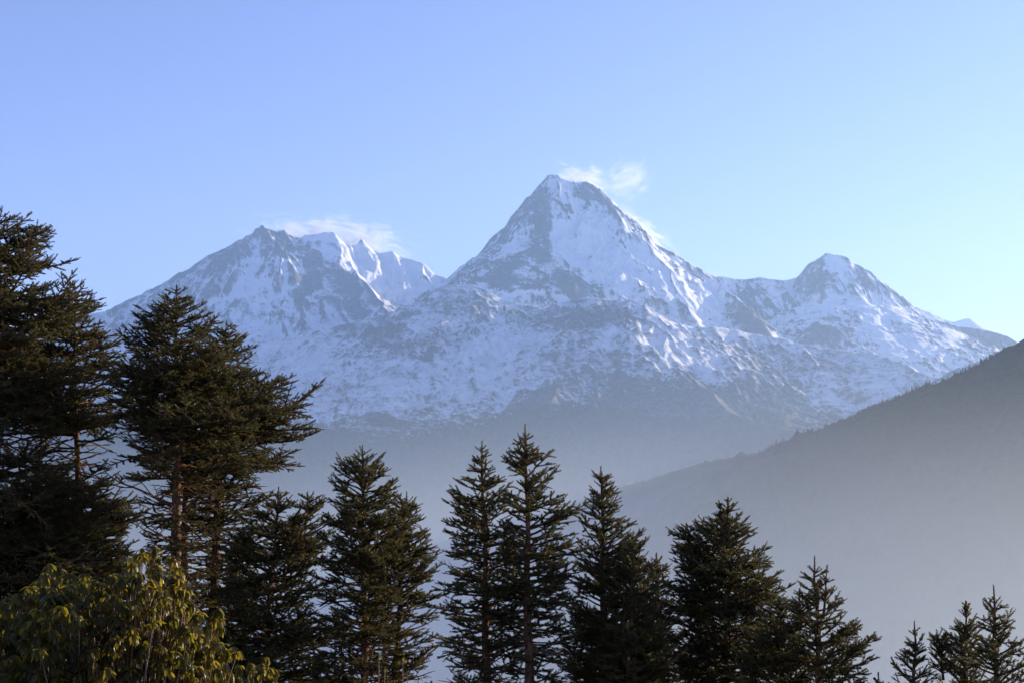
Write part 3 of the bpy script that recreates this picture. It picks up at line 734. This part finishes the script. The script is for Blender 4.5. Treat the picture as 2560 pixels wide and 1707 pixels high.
# rows of prof: (view row, half-width left, half-width right, leafiness)
TREES = [
    dict(label="tallest fir, cut off by the left edge of the view", apex=(-10, 494), foot=(-20, 1500), dist=22.5, seed=1, fill=(1, 2, 3), rfoot=0.085, tone=0.66, ang=(32, -4), spacing=0.24,
         prof=[(494, 5, 10, 1), (520, 30, 36, 1), (580, 90, 138, 1), (640, 120, 150, 1), (760, 170, 190, 1), (900, 200, 190, 0.95), (990, 200, 170, 0.75), (1040, 200, 170, 0.3), (1090, 210, 200, 0.6), (1160, 240, 240, 0.95), (1300, 250, 260, 0.95), (1700, 260, 270, 0.95)]),
    dict(label="broad fir with a bare stretch of trunk, left of the round-topped fir", apex=(172, 645), foot=(178, 1400), dist=23.5, seed=2, fill=(0, 1), rfoot=0.075, ang=(36, -2), spacing=0.24, tone=0.68,
         prof=[(645, 4, 4, 1), (700, 40, 42, 1), (760, 90, 84, 1), (850, 130, 108, 1), (930, 150, 108, 0.95), (990, 150, 100, 0.75), (1030, 140, 95, 0.12), (1085, 120, 80, 0.1), (1110, 140, 90, 0.8), (1170, 160, 120, 1), (1300, 180, 130, 1), (1700, 190, 140, 1)]),
    dict(label="full dark fir with a spiky leader before the left snowy slope", apex=(405, 655), foot=(405, 1390), dist=21.5, seed=3, fill=(1, 2, 3), rfoot=0.088, ang=(34, -8), spacing=0.22, per=7,
         prof=[(655, 4, 4, 1), (690, 24, 30, 1), (712, 60, 50, 1), (750, 108, 84, 1), (800, 118, 118, 1), (860, 140, 150, 1), (930, 150, 200, 1), (985, 140, 220, 0.85), (1020, 140, 200, 0.40), (1080, 110, 160, 0.28), (1180, 70, 100, 0.28), (1260, 70, 90, 0.6), (1330, 60, 70, 0.7), (1700, 60, 60, 0.6)],
         limbs=[(400, 1165, 235, 1055, 0.020), (400, 1105, 262, 985, 0.016), (398, 1060, 280, 935, 0.014), (398, 1248, 305, 1165, 0.014), (400, 1010, 300, 905, 0.013)]),
    dict(label="slimmer red-barked fir stem close behind the full dark fir", apex=(428, 800), foot=(424, 1390), dist=22.2, seed=4, rfoot=0.06, ang=(40, 0), spacing=0.3,
         prof=[(800, 4, 4, 1), (880, 60, 60, 0.9), (1000, 70, 80, 0.5), (1100, 60, 90, 0.25), (1300, 60, 70, 0.3), (1700, 60, 60, 0.3)]),
    dict(label="leaning-crowned fir with long right-hand boughs before the snow", apex=(520, 738), foot=(490, 1400), dist=22.8, seed=5, fill=(2, 3, 4), rfoot=0.08, ang=(30, 2), spacing=0.22, per=7,
         prof=[(738, 4, 6, 1), (770, 40, 36, 1), (800, 60, 62, 1), (860, 90, 84, 1), (890, 100, 142, 1), (940, 110, 120, 1), (960, 110, 190, 1), (995, 120, 204, 1), (1030, 110, 180, 0.9), (1090, 90, 140, 0.7), (1160, 80, 110, 0.5), (1250, 70, 100, 0.45), (1320, 80, 100, 0.5), (1700, 80, 100, 0.5)]),
    dict(label="low bushy fir with twin tips right of the red-barked stems", apex=(640, 1118), foot=(606, 1560), dist=20.5, seed=6, fill=(3, 4, 5), rfoot=0.04, ang=(38, -4), spacing=0.24,
         prof=[(1118, 4, 4, 1), (1160, 60, 60, 1), (1220, 90, 110, 1), (1290, 110, 130, 0.95), (1400, 130, 150, 0.9), (1500, 140, 160, 0.9), (1700, 150, 170, 0.9)], extra_tops=[(718, 1128, 665, 1330, 0.75)]),
    dict(label="tidy cone-shaped fir with a bushy top, near the photo's lower middle left", apex=(832, 1022), foot=(838, 1568), dist=19.5, seed=7, rfoot=0.056, ang=(43, 4), spacing=0.22, per=7,
         prof=[(1022, 3, 3, 1), (1045, 22, 20, 1), (1080, 68, 54, 1), (1110, 64, 74, 1), (1150, 86, 92, 1), (1230, 96, 96, 1), (1300, 100, 90, 0.9), (1350, 110, 90, 0.65), (1440, 110, 90, 0.5), (1520, 110, 100, 0.5), (1700, 110, 100, 0.5)]),
    dict(label="stout fir with drooping bare twigs, joined to the tidy cone-shaped fir", apex=(934, 1128), foot=(905, 1568), dist=20.2, seed=8, rfoot=0.045, ang=(43, 2), spacing=0.21, per=7,
         prof=[(1128, 4, 4, 1), (1160, 34, 30, 1), (1200, 50, 52, 1), (1250, 70, 74, 1), (1300, 86, 88, 1), (1350, 86, 90, 0.9), (1400, 80, 90, 0.55), (1470, 80, 90, 0.4), (1560, 80, 90, 0.3), (1700, 80, 90, 0.3)]),
    dict(label="thin dead-looking fir pole between two stouter trunks", apex=(884, 1240), foot=(883, 1568), dist=21.0, seed=9, rfoot=0.024, ang=(30, 0), spacing=0.34,
         prof=[(1240, 4, 4, 1), (1300, 40, 40, 0.6), (1400, 50, 50, 0.15), (1700, 50, 50, 0.1)]),
    dict(label="open-branched fir, the left one of the tallest central pair", apex=(1107, 1013), foot=(1119, 1568), dist=18.6, seed=10, rfoot=0.06, ang=(43, -4), spacing=0.25, per=6, dens=1.0, tone=0.52,
         prof=[(1013, 3, 3, 1), (1045, 18, 16, 1), (1085, 40, 40, 1), (1110, 66, 50, 1), (1150, 84, 66, 1), (1190, 112, 72, 1), (1250, 90, 76, 1), (1320, 90, 80, 0.85), (1400, 120, 90, 0.7), (1480, 120, 90, 0.6), (1700, 120, 90, 0.55)]),
    dict(label="highest central fir, its bare leader pointing at the pyramid peak", apex=(1206, 973), foot=(1216, 1568), dist=18.2, seed=11, rfoot=0.064, ang=(43, -4), spacing=0.26, per=6, dens=1.0, tone=0.56, leader=0.22,
         prof=[(973, 3, 3, 1), (1010, 18, 20, 1), (1040, 36, 50, 1), (1062, 56, 70, 1), (1110, 60, 82, 1), (1150, 70, 92, 1), (1200, 66, 122, 1), (1260, 70, 122, 0.95), (1320, 80, 112, 0.8), (1400, 80, 110, 0.7), (1480, 80, 105, 0.5), (1700, 80, 100, 0.45)],
         limbs=[(1216, 1500, 1320, 1478, 0.010)]),
    dict(label="slender-tipped fir widening into dense foliage, right of the tallest pair", apex=(1380, 1070), foot=(1392, 1568), dist=19.0, seed=12, rfoot=0.058, ang=(43, 6), spacing=0.23, per=6, tone=0.58,
         prof=[(1070, 3, 3, 1), (1105, 20, 24, 1), (1150, 42, 38, 1), (1200, 56, 60, 1), (1260, 52, 96, 1), (1320, 60, 118, 1), (1400, 66, 140, 1), (1480, 84, 150, 1), (1560, 100, 150, 1), (1700, 110, 150, 1)]),
    dict(label="rounded yellow-green fir filling in beside the slender-tipped fir", apex=(1452, 1230), foot=(1455, 1600), dist=18.4, seed=13, rfoot=0.045, ang=(45, 4), spacing=0.2, per=7, tone=0.68, leader=0.05,
         prof=[(1230, 8, 8, 1), (1290, 50, 54, 1), (1350, 70, 62, 1), (1430, 84, 76, 1), (1500, 96, 94, 1), (1700, 110, 110, 1)]),
    dict(label="dark fir half hidden behind the rounded yellow-green fir", apex=(1508, 1268), foot=(1520, 1600), dist=21.0, seed=14, rfoot=0.045, ang=(50, 4), spacing=0.22, tone=0.4,
         prof=[(1268, 4, 4, 1), (1300, 30, 26, 1), (1350, 44, 40, 1), (1420, 50, 50, 1), (1500, 60, 70, 1), (1700, 70, 80, 1)]),
    dict(label="many-tipped dark fir with a wide square crown above a thin waist", apex=(1672, 1142), foot=(1666, 1568), dist=19.6, seed=15, rfoot=0.07, ang=(34, 0), spacing=0.19, per=7, tone=0.46, leader=0.07,
         prof=[(1142, 4, 6, 1), (1180, 26, 26, 1), (1205, 64, 46, 1), (1250, 100, 64, 1), (1290, 118, 92, 1), (1330, 124, 124, 1), (1370, 120, 124, 1), (1410, 116, 116, 0.95), (1440, 112, 104, 0.85), (1520, 120, 100, 0.8), (1700, 110, 90, 0.5)],
         extra_tops=[(1650, 1150, 1664, 1215, 0.5), (1572, 1215, 1620, 1330, 0.5)], limbs=[(1664, 1500, 1590, 1440, 0.016)]),
    dict(label="two-leadered young fir with open feathery boughs on the right slope", apex=(1871, 1276), foot=(1882, 1600), dist=17.6, seed=16, rfoot=0.04, ang=(43, 4), spacing=0.26, per=5, tone=0.56, leader=0.2,
         prof=[(1276, 3, 3, 1), (1310, 20, 20, 1), (1350, 36, 40, 1), (1400, 56, 76, 1), (1450, 80, 96, 1), (1500, 90, 130, 1), (1560, 110, 120, 1), (1700, 130, 130, 1)],
         extra_tops=[(1894, 1296, 1890, 1420, 0.6), (1831, 1350, 1838, 1440, 0.5)]),
    dict(label="low dense fir mound under the many-tipped dark fir", apex=(1790, 1370), foot=(1795, 1620), dist=18.0, seed=17, rfoot=0.04, ang=(44, 6), spacing=0.18, per=8, tone=0.5, leader=0.05,
         prof=[(1370, 10, 10, 1), (1400, 44, 40, 1), (1450, 80, 60, 1), (1520, 100, 80, 1), (1700, 120, 100, 1)]),
    dict(label="small pointed fir, first of the cluster at the lower right corner", apex=(2100, 1426), foot=(2104, 1640), dist=18.2, seed=18, rfoot=0.03, ang=(43, 10), spacing=0.24, per=5, tone=0.5, leader=0.18,
         prof=[(1426, 3, 3, 1), (1450, 16, 14, 1), (1490, 36, 30, 1), (1530, 52, 46, 1), (1580, 66, 60, 1), (1700, 80, 70, 1)]),
    dict(label="blunt-tipped fir in the middle of the lower right cluster", apex=(2219, 1382), foot=(2216, 1640), dist=18.6, seed=19, rfoot=0.035, ang=(52, 8), spacing=0.22, per=6, tone=0.46, leader=0.05,
         prof=[(1382, 8, 8, 1), (1410, 26, 22, 1), (1440, 44, 34, 1), (1480, 64, 46, 1), (1540, 70, 60, 1), (1700, 90, 70, 1)], extra_tops=[(2152, 1466, 2165, 1560, 0.5)]),
    dict(label="tallest fir of the lower right cluster, with a long bare leader", apex=(2282, 1343), foot=(2290, 1640), dist=18.0, seed=20, rfoot=0.042, ang=(43, 6), spacing=0.24, per=6, tone=0.54, leader=0.2,
         prof=[(1343, 3, 3, 1), (1380, 24, 24, 1), (1420, 36, 44, 1), (1470, 50, 66, 1), (1530, 66, 84, 1), (1700, 90, 110, 1)]),
    dict(label="tiny fir tip just showing at the bottom right of centre", apex=(2017, 1543), foot=(2018, 1680), dist=17.6, seed=21, rfoot=0.02, ang=(43, 10), spacing=0.2, per=5, leader=0.14,
         prof=[(1543, 3, 3, 1), (1570, 18, 26, 1), (1620, 36, 40, 1), (1700, 50, 50, 1)], ymax=1680),
]
NS = 0
for t_ in TREES:
    NS += fir(**t_)
print("shoots", NS)

# ------------------------------------------------------------------ rhododendrons
def leaf_material():
    m, nt, N, L, B = new_mat("rhododendron_leaf")
    t = n_attr(nt, "tint")
    top = n_mix(nt, t, (0.050, 0.060, 0.008), (0.18, 0.145, 0.014))
    top = n_mix(nt, n_attr(nt, "stalk"), top, (0.20, 0.085, 0.035))
    back = n_mix(nt, t, (0.055, 0.052, 0.018), (0.11, 0.085, 0.03))
    geo = N.new("ShaderNodeNewGeometry")
    c = n_mix(nt, geo.outputs["Backfacing"], top, back)
    L.new(c, B.inputs["Base Color"])
    B.inputs["Roughness"].default_value = 0.24
    B.inputs["Specular IOR Level"].default_value = 0.13
    tr = N.new("ShaderNodeBsdfTranslucent")
    L.new(n_mix(nt, t, (0.19, 0.18, 0.018), (0.38, 0.28, 0.026)), tr.inputs[0])
    mx = N.new("ShaderNodeMixShader")
    mx.inputs[0].default_value = 0.62
    L.new(B.outputs[0], mx.inputs[1]); L.new(tr.outputs[0], mx.inputs[2])
    L.new(mx.outputs[0], N["Material Output"].inputs["Surface"])
    return m

M_LEAF = leaf_material()

def whorl_mesh(tips, axes, rng, size=1.0, nl=(8, 13)):
    """rosettes of long leaves that arch out and hang down from each shoot tip"""
    VV, FF, TT, SS = [], [], [], []
    off = 0
    K = 6
    for p, ax in zip(tips, axes):
        n = rng.integers(*nl)
        a0 = rng.random() * 6.28
        tw = rng.normal(0.45, 0.2)
        hang = rng.uniform(0.75, 1.15)
        for j in range(n):
            ph = a0 + j * 2.39996
            ln = size * rng.uniform(0.082, 0.112); wd = ln * rng.uniform(0.13, 0.17)
            out = np.array([math.cos(ph), math.sin(ph), 0.0])
            el = R(rng.uniform(8, 42)) if j < n - 3 else R(rng.uniform(35, 70))
            bend = R(rng.uniform(95, 130)) * hang
            c = p + ax * rng.uniform(-0.02, 0.012)
            sd = np.array([-out[1], out[0], 0.0])
            roll = rng.normal(0, 0.35)
            pts = []
            for q in range(K):
                f = q / (K - 1)
                e = max(el - bend * min(1.0, f / 0.7) ** 0.9, R(-86 + 14 * math.sin(ph * 7)))
                if q:
                    c = c + (out * math.cos(e) + np.array([0, 0, math.sin(e)])) * ln / (K - 1)
                nrm = out * -math.sin(e) + np.array([0, 0, math.cos(e)])
                w = wd * (0.12 + 0.88 * math.sin(math.pi * min(1, f * 0.9 + 0.08)) ** 0.8) * (1 if q < K - 1 else 0.1)
                s_ = sd * math.cos(roll) + nrm * math.sin(roll)
                pts += [c - s_ * w - nrm * w * 0.38, c, c + s_ * w - nrm * w * 0.38]
            VV.append(np.array(pts))
            for q in range(K - 1):
                b = off + q * 3
                FF += [(b, b + 1, b + 4, b + 3), (b + 1, b + 2, b + 5, b + 4)]
            TT.append(np.full(K * 3, np.clip(tw + rng.normal(0, 0.15), 0, 1)))
            SS.append(np.repeat([1.0, 0.35, 0, 0, 0, 0.1], 3))
            off += K * 3
    return np.vstack(VV), np.array(FF), np.concatenate(TT), np.concatenate(SS)

def rhodo(label, base_px, tips_px, seed, dist, size=0.80, nl=(11, 16), bare=0.0):
    """tips_px: list of (vx, vy, depth offset)"""
    rng = np.random.default_rng(seed)
    bx, by, _ = at(base_px[0], base_px[1], dist)
    root = np.array([bx, by, float(ground_z(np.array([bx]), np.array([by]))[0]) - 0.1])
    e = bpy.data.objects.new("rhododendron_bush", None)
    COL.objects.link(e)
    e.location = root
    tag(e, label, "bush", "rhododendrons growing in front of the firs")
    tips, axes, lb0, lb1, ra, rb = [], [], [], [], [], []
    nst = max(2, len(tips_px) // 14)
    for (vx, vy, dz) in tips_px:
        p = np.array(at(vx, vy, dist + dz))
        # stem: drops from the tip and leans in to the base
        c = root + np.array([rng.normal(0, 0.12), rng.normal(0, 0.12), 0.1])
        mid = p * 0.55 + c * 0.45 + np.array([rng.normal(0, 0.06), rng.normal(0, 0.06), -0.05])
        pv = p
        axes.append(norm(p - mid + np.array([0, 0, 0.2])))
        for f in np.linspace(0, 1, 8)[1:]:
            q = (1 - f) ** 2 * p + 2 * f * (1 - f) * mid + f * f * c
            q = q + rng.normal(0, 0.012, 3)
            lb0.append(pv); lb1.append(q); ra.append(0.0035 + 0.012 * (f - 0.14)); rb.append(0.0035 + 0.012 * f)
            pv = q
        tips.append(p)
    V, Fq = tube_mesh(np.array(lb0), np.array(lb1), np.array(ra), np.array(rb), 5)
    mesh_obj("stem", V - root, Fq, M_STEM, e, smooth=True)
    keep = [i for i in range(len(tips)) if rng.random() >= bare]
    V, Fq, T, SK = whorl_mesh([tips[i] for i in keep], [axes[i] for i in keep], rng, size, nl)
    mesh_obj("foliage", V - root, Fq, M_LEAF, e, smooth=True, attrs={"tint": T, "stalk": SK})

def bush_tips(outline, seed, step, ylow, depth):
    rng = np.random.default_rng(seed)
    xs = [o[0] for o in outline]; ys = [o[1] for o in outline]
    out = []
    x = xs[0]
    xm = (xs[0] + xs[-1]) / 2; xw = (xs[-1] - xs[0]) / 2
    while x < xs[-1]:
        yt = float(np.interp(x, xs, ys)) + 6
        y = yt + rng.uniform(-4, 10)
        first = True
        while y < ylow:
            f = min(1, (y - yt) / 150)
            edge = math.sqrt(max(0.0, 1 - ((x - xm) / xw) ** 2))
            for layer in range(2):
                d = -depth * edge * (math.sin(f * 1.4)) + rng.normal(0, 0.06) + (0.30 * layer + 0.1 * layer * rng.random())
                if rng.random() > 0.14: out.append((x + rng.normal(0, step * 0.4), y + rng.normal(0, step * 0.32) + layer * 12, d))
            y += step * rng.uniform(0.7, 1.15)
            first = False
        x += step * rng.uniform(0.55, 0.8)
    return out

rhodo("large sunlit rhododendron of drooping glossy leaves filling the lower left corner", (240, 1900),
      bush_tips([(-160, 1440), (-60, 1400), (0, 1385), (60, 1352), (110, 1300), (150, 1296), (200, 1318), (262, 1312), (300, 1262), (340, 1258), (370, 1270), (400, 1290), (440, 1330), (446, 1378), (500, 1400), (510, 1430), (526, 1490), (530, 1560)], 5, 26, 1630, 0.75), 5, 9.3)
rhodo("small rhododendron sprig at the right foot of the large rhododendron", (600, 1900),
      bush_tips([(520, 1560), (550, 1530), (585, 1500), (600, 1490), (625, 1520), (650, 1545), (672, 1590)], 6, 26, 1640, 0.2), 6, 10.5, 0.75)
rhodo("nearly leafless rhododendron shoots with one yellow leaf below two firs", (900, 1900),
      [(870, 1502, 0), (884, 1530, 0.1), (925, 1512, 0), (935, 1545, 0.1), (962, 1552, 0), (905, 1560, 0)], 7, 11.0, 0.6, (2, 4), 0.45)

# ------------------------------------------------------------------ far firs along the hill crest (one mass)
def far_forest():
    rng = np.random.default_rng(99)
    A, RRh, H = HILL
    n = 3200
    crest = np.argmax(np.where(RRh[:, None] > 0, np.arctan2(H, RRh[:, None]), -9), axis=0)
    VV, FF = [], []
    off = 0
    for i in range(n):
        ja = rng.integers(160, len(A) - 60)
        ic = crest[ja]
        back = abs(rng.normal(0, 5))
        ir = int(np.clip(ic - back + 2, 0, len(RRh) - 1))
        a = A[ja] + rng.normal(0, 0.0006); r = RRh[ir] + rng.uniform(-6, 6)
        z = H[ir, ja]
        x, y = r * math.sin(a), r * math.cos(a)
        if fbm(np.array([x / 130.0]), np.array([y / 130.0]), 2, 7)[0] < -0.12 + 0.4 * rng.normal() * 0.3: continue
        hgt = rng.uniform(2.5, 7.5) * (1.7 if rng.random() < 0.06 else 1); w = hgt * rng.uniform(0.16, 0.26)
        k = 6
        an = np.arange(k) * 2 * math.pi / k + rng.random() * 6
        pts = [(x, y, z + hgt)]
        for (zf, rf) in ((0.62, 0.55), (0.55, 0.42), (0.2, 1.0), (-0.1, 0.5)):
            jr = w * rf * (1 + rng.normal(0, 0.18, k))
            pts += [(x + jr[q] * math.cos(an[q]), y + jr[q] * math.sin(an[q]), z + hgt * zf) for q in range(k)]
        VV.append(pts)
        for q in range(k):
            q2 = (q + 1) % k
            FF.append((off, off + 1 + q, off + 1 + q2))
            for lv in range(3):
                b = off + 1 + lv * k
                FF.append((b + q, b + k + q, b + k + q2)); FF.append((b + q, b + k + q2, b + q2))
        off += len(pts)
    m, nt, N, L, B = new_mat("far_fir_foliage")
    B.inputs["Base Color"].default_value = (0.03, 0.036, 0.022, 1)
    B.inputs["Roughness"].default_value = 0.9
    tag(mesh_obj("forest", np.array(VV).reshape(-1, 3), np.array(FF), m), "far dark firs bristling along the crest of the right-hand hill", "forest", kind="stuff")
far_forest()
# ------------------------------------------------------------------ air
def box_obj(name, lo, hi, mat):
    x0, y0, z0 = lo; x1, y1, z1 = hi
    V = np.array([(x0, y0, z0), (x1, y0, z0), (x1, y1, z0), (x0, y1, z0), (x0, y0, z1), (x1, y0, z1), (x1, y1, z1), (x0, y1, z1)])
    Q = np.array([(0, 3, 2, 1), (4, 5, 6, 7), (0, 1, 5, 4), (1, 2, 6, 5), (2, 3, 7, 6), (3, 0, 4, 7)])
    return mesh_obj(name, V, Q, mat)

def volume_mat(name, color, density, aniso):
    m = bpy.data.materials.new(name)
    m.use_nodes = True
    nt = m.node_tree
    nt.nodes.remove(nt.nodes["Principled BSDF"])
    v = nt.nodes.new("ShaderNodeVolumePrincipled")
    v.inputs["Color"].default_value = (*color, 1)
    v.inputs["Density"].default_value = density
    v.inputs["Anisotropy"].default_value = aniso
    nt.links.new(v.outputs[0], nt.nodes["Material Output"].inputs["Volume"])
    return m, nt, v

hm, _, _ = volume_mat("haze", (0.42, 0.67, 1.0), 2.8e-5, 0.3)
tag(box_obj("haze", (-27000, -27000, -1620), (27000, 27000, 4600), hm), "thin blue haze filling the air between the hilltop and the peaks", "haze", kind="stuff")
mm, nt, v = volume_mat("valley_mist", (0.78, 0.89, 0.97), 4.2e-4, 0.35)
sep = nt.nodes.new("ShaderNodeSeparateXYZ")
tc = nt.nodes.new("ShaderNodeTexCoord")
nt.links.new(tc.outputs["Object"], sep.inputs[0])
t = n_math(nt, 'DIVIDE', n_math(nt, 'SUBTRACT', 185.0, sep.outputs[2]), 700.0, True)
near = n_range(nt, sep.outputs[1], 2000.0, 4800.0, 2.9e-3, 0.7e-4)
near = n_math(nt, 'MULTIPLY', near, n_range(nt, sep.outputs[0], -900.0, 500.0, 0.28, 1.0))
nt.links.new(n_math(nt, 'MULTIPLY', n_math(nt, 'POWER', t, 2.0), near), v.inputs["Density"])
mm.cycles.volume_step_rate = 0.12
tag(box_obj("valley_mist", (-16000, 260, -1610), (16000, 14000, 185), mm), "grey mist lying in the valley below the snow ridge", "mist", kind="stuff")

# ------------------------------------------------------------------ wind-blown snow streaming off the summits
def plume(label, vx, vy, dist, sx, sz, sy, tilt, dens, seed, cut):
    m, nt, v = volume_mat("blown_snow", (0.97, 0.97, 0.98), 0.0, 0.3)
    N, L = nt.nodes, nt.links
    tc = N.new("ShaderNodeTexCoord").outputs["Object"]
    ln = N.new("ShaderNodeVectorMath"); ln.operation = 'LENGTH'
    L.new(tc, ln.inputs[0])
    fall = n_range(nt, ln.outputs["Value"], 1.0, 0.0, 0.0, 1.0)
    mp = N.new("ShaderNodeMapping")
    mp.inputs["Scale"].default_value = (sx / 420.0, sy / 260.0, sz / 150.0)
    mp.inputs["Location"].default_value = (seed * 3.1, seed, 0)
    mp.inputs["Rotation"].default_value = (0, R(-24), 0)
    L.new(tc, mp.inputs["Vector"])
    n = n_noise(nt, mp.outputs[0], 1.5, 8, 0.68, 1.2)
    q = n_math(nt, 'ADD', n, n_math(nt, 'MULTIPLY', n_math(nt, 'SUBTRACT', fall, 1.0), 0.30))
    d = n_math(nt, 'MULTIPLY', n_range(nt, q, cut - 0.06, cut + 0.30, 0.0, 1.0), n_math(nt, 'POWER', fall, 0.5))
    L.new(n_math(nt, 'MULTIPLY', d, dens), v.inputs["Density"])
    m.cycles.volume_step_rate = 0.10
    us, rings, segs = [], 14, 24
    for i in range(rings + 1):
        t = math.pi * i / rings
        for j in range(segs):
            p = 2 * math.pi * j / segs
            us.append((math.sin(t) * math.cos(p), math.sin(t) * math.sin(p), math.cos(t)))
    fs = [(i * segs + j, (i + 1) * segs + j, (i + 1) * segs + (j + 1) % segs, i * segs + (j + 1) % segs) for i in range(rings) for j in range(segs)]
    o = mesh_obj("snow_plume", np.array(us), np.array(fs), m)
    o.location = at(vx, vy, dist)
    o.scale = (sx, sy, sz)
    o.rotation_euler = (0, R(tilt), 0)
    tag(o, label, "blown snow", kind="stuff")

plume("long cream plume of wind-blown snow above the jagged left massif", 765, 549, 19400, 1600, 450, 150, 6, 1.9e-2, 1, 0.27)
plume("small bright snow plume at the very tip of the pyramid peak", 1335, 418, 17240, 620, 340, 170, 14, 1.9e-2, 6, 0.33)
plume("faint detached wisp of snow in the sky right of the pyramid peak", 1440, 418, 17250, 560, 460, 150, -30, 7e-3, 3, 0.34)
plume("snow blowing off the right shoulder of the pyramid peak", 1472, 538, 17220, 850, 300, 190, 42, 1.6e-2, 4, 0.32)
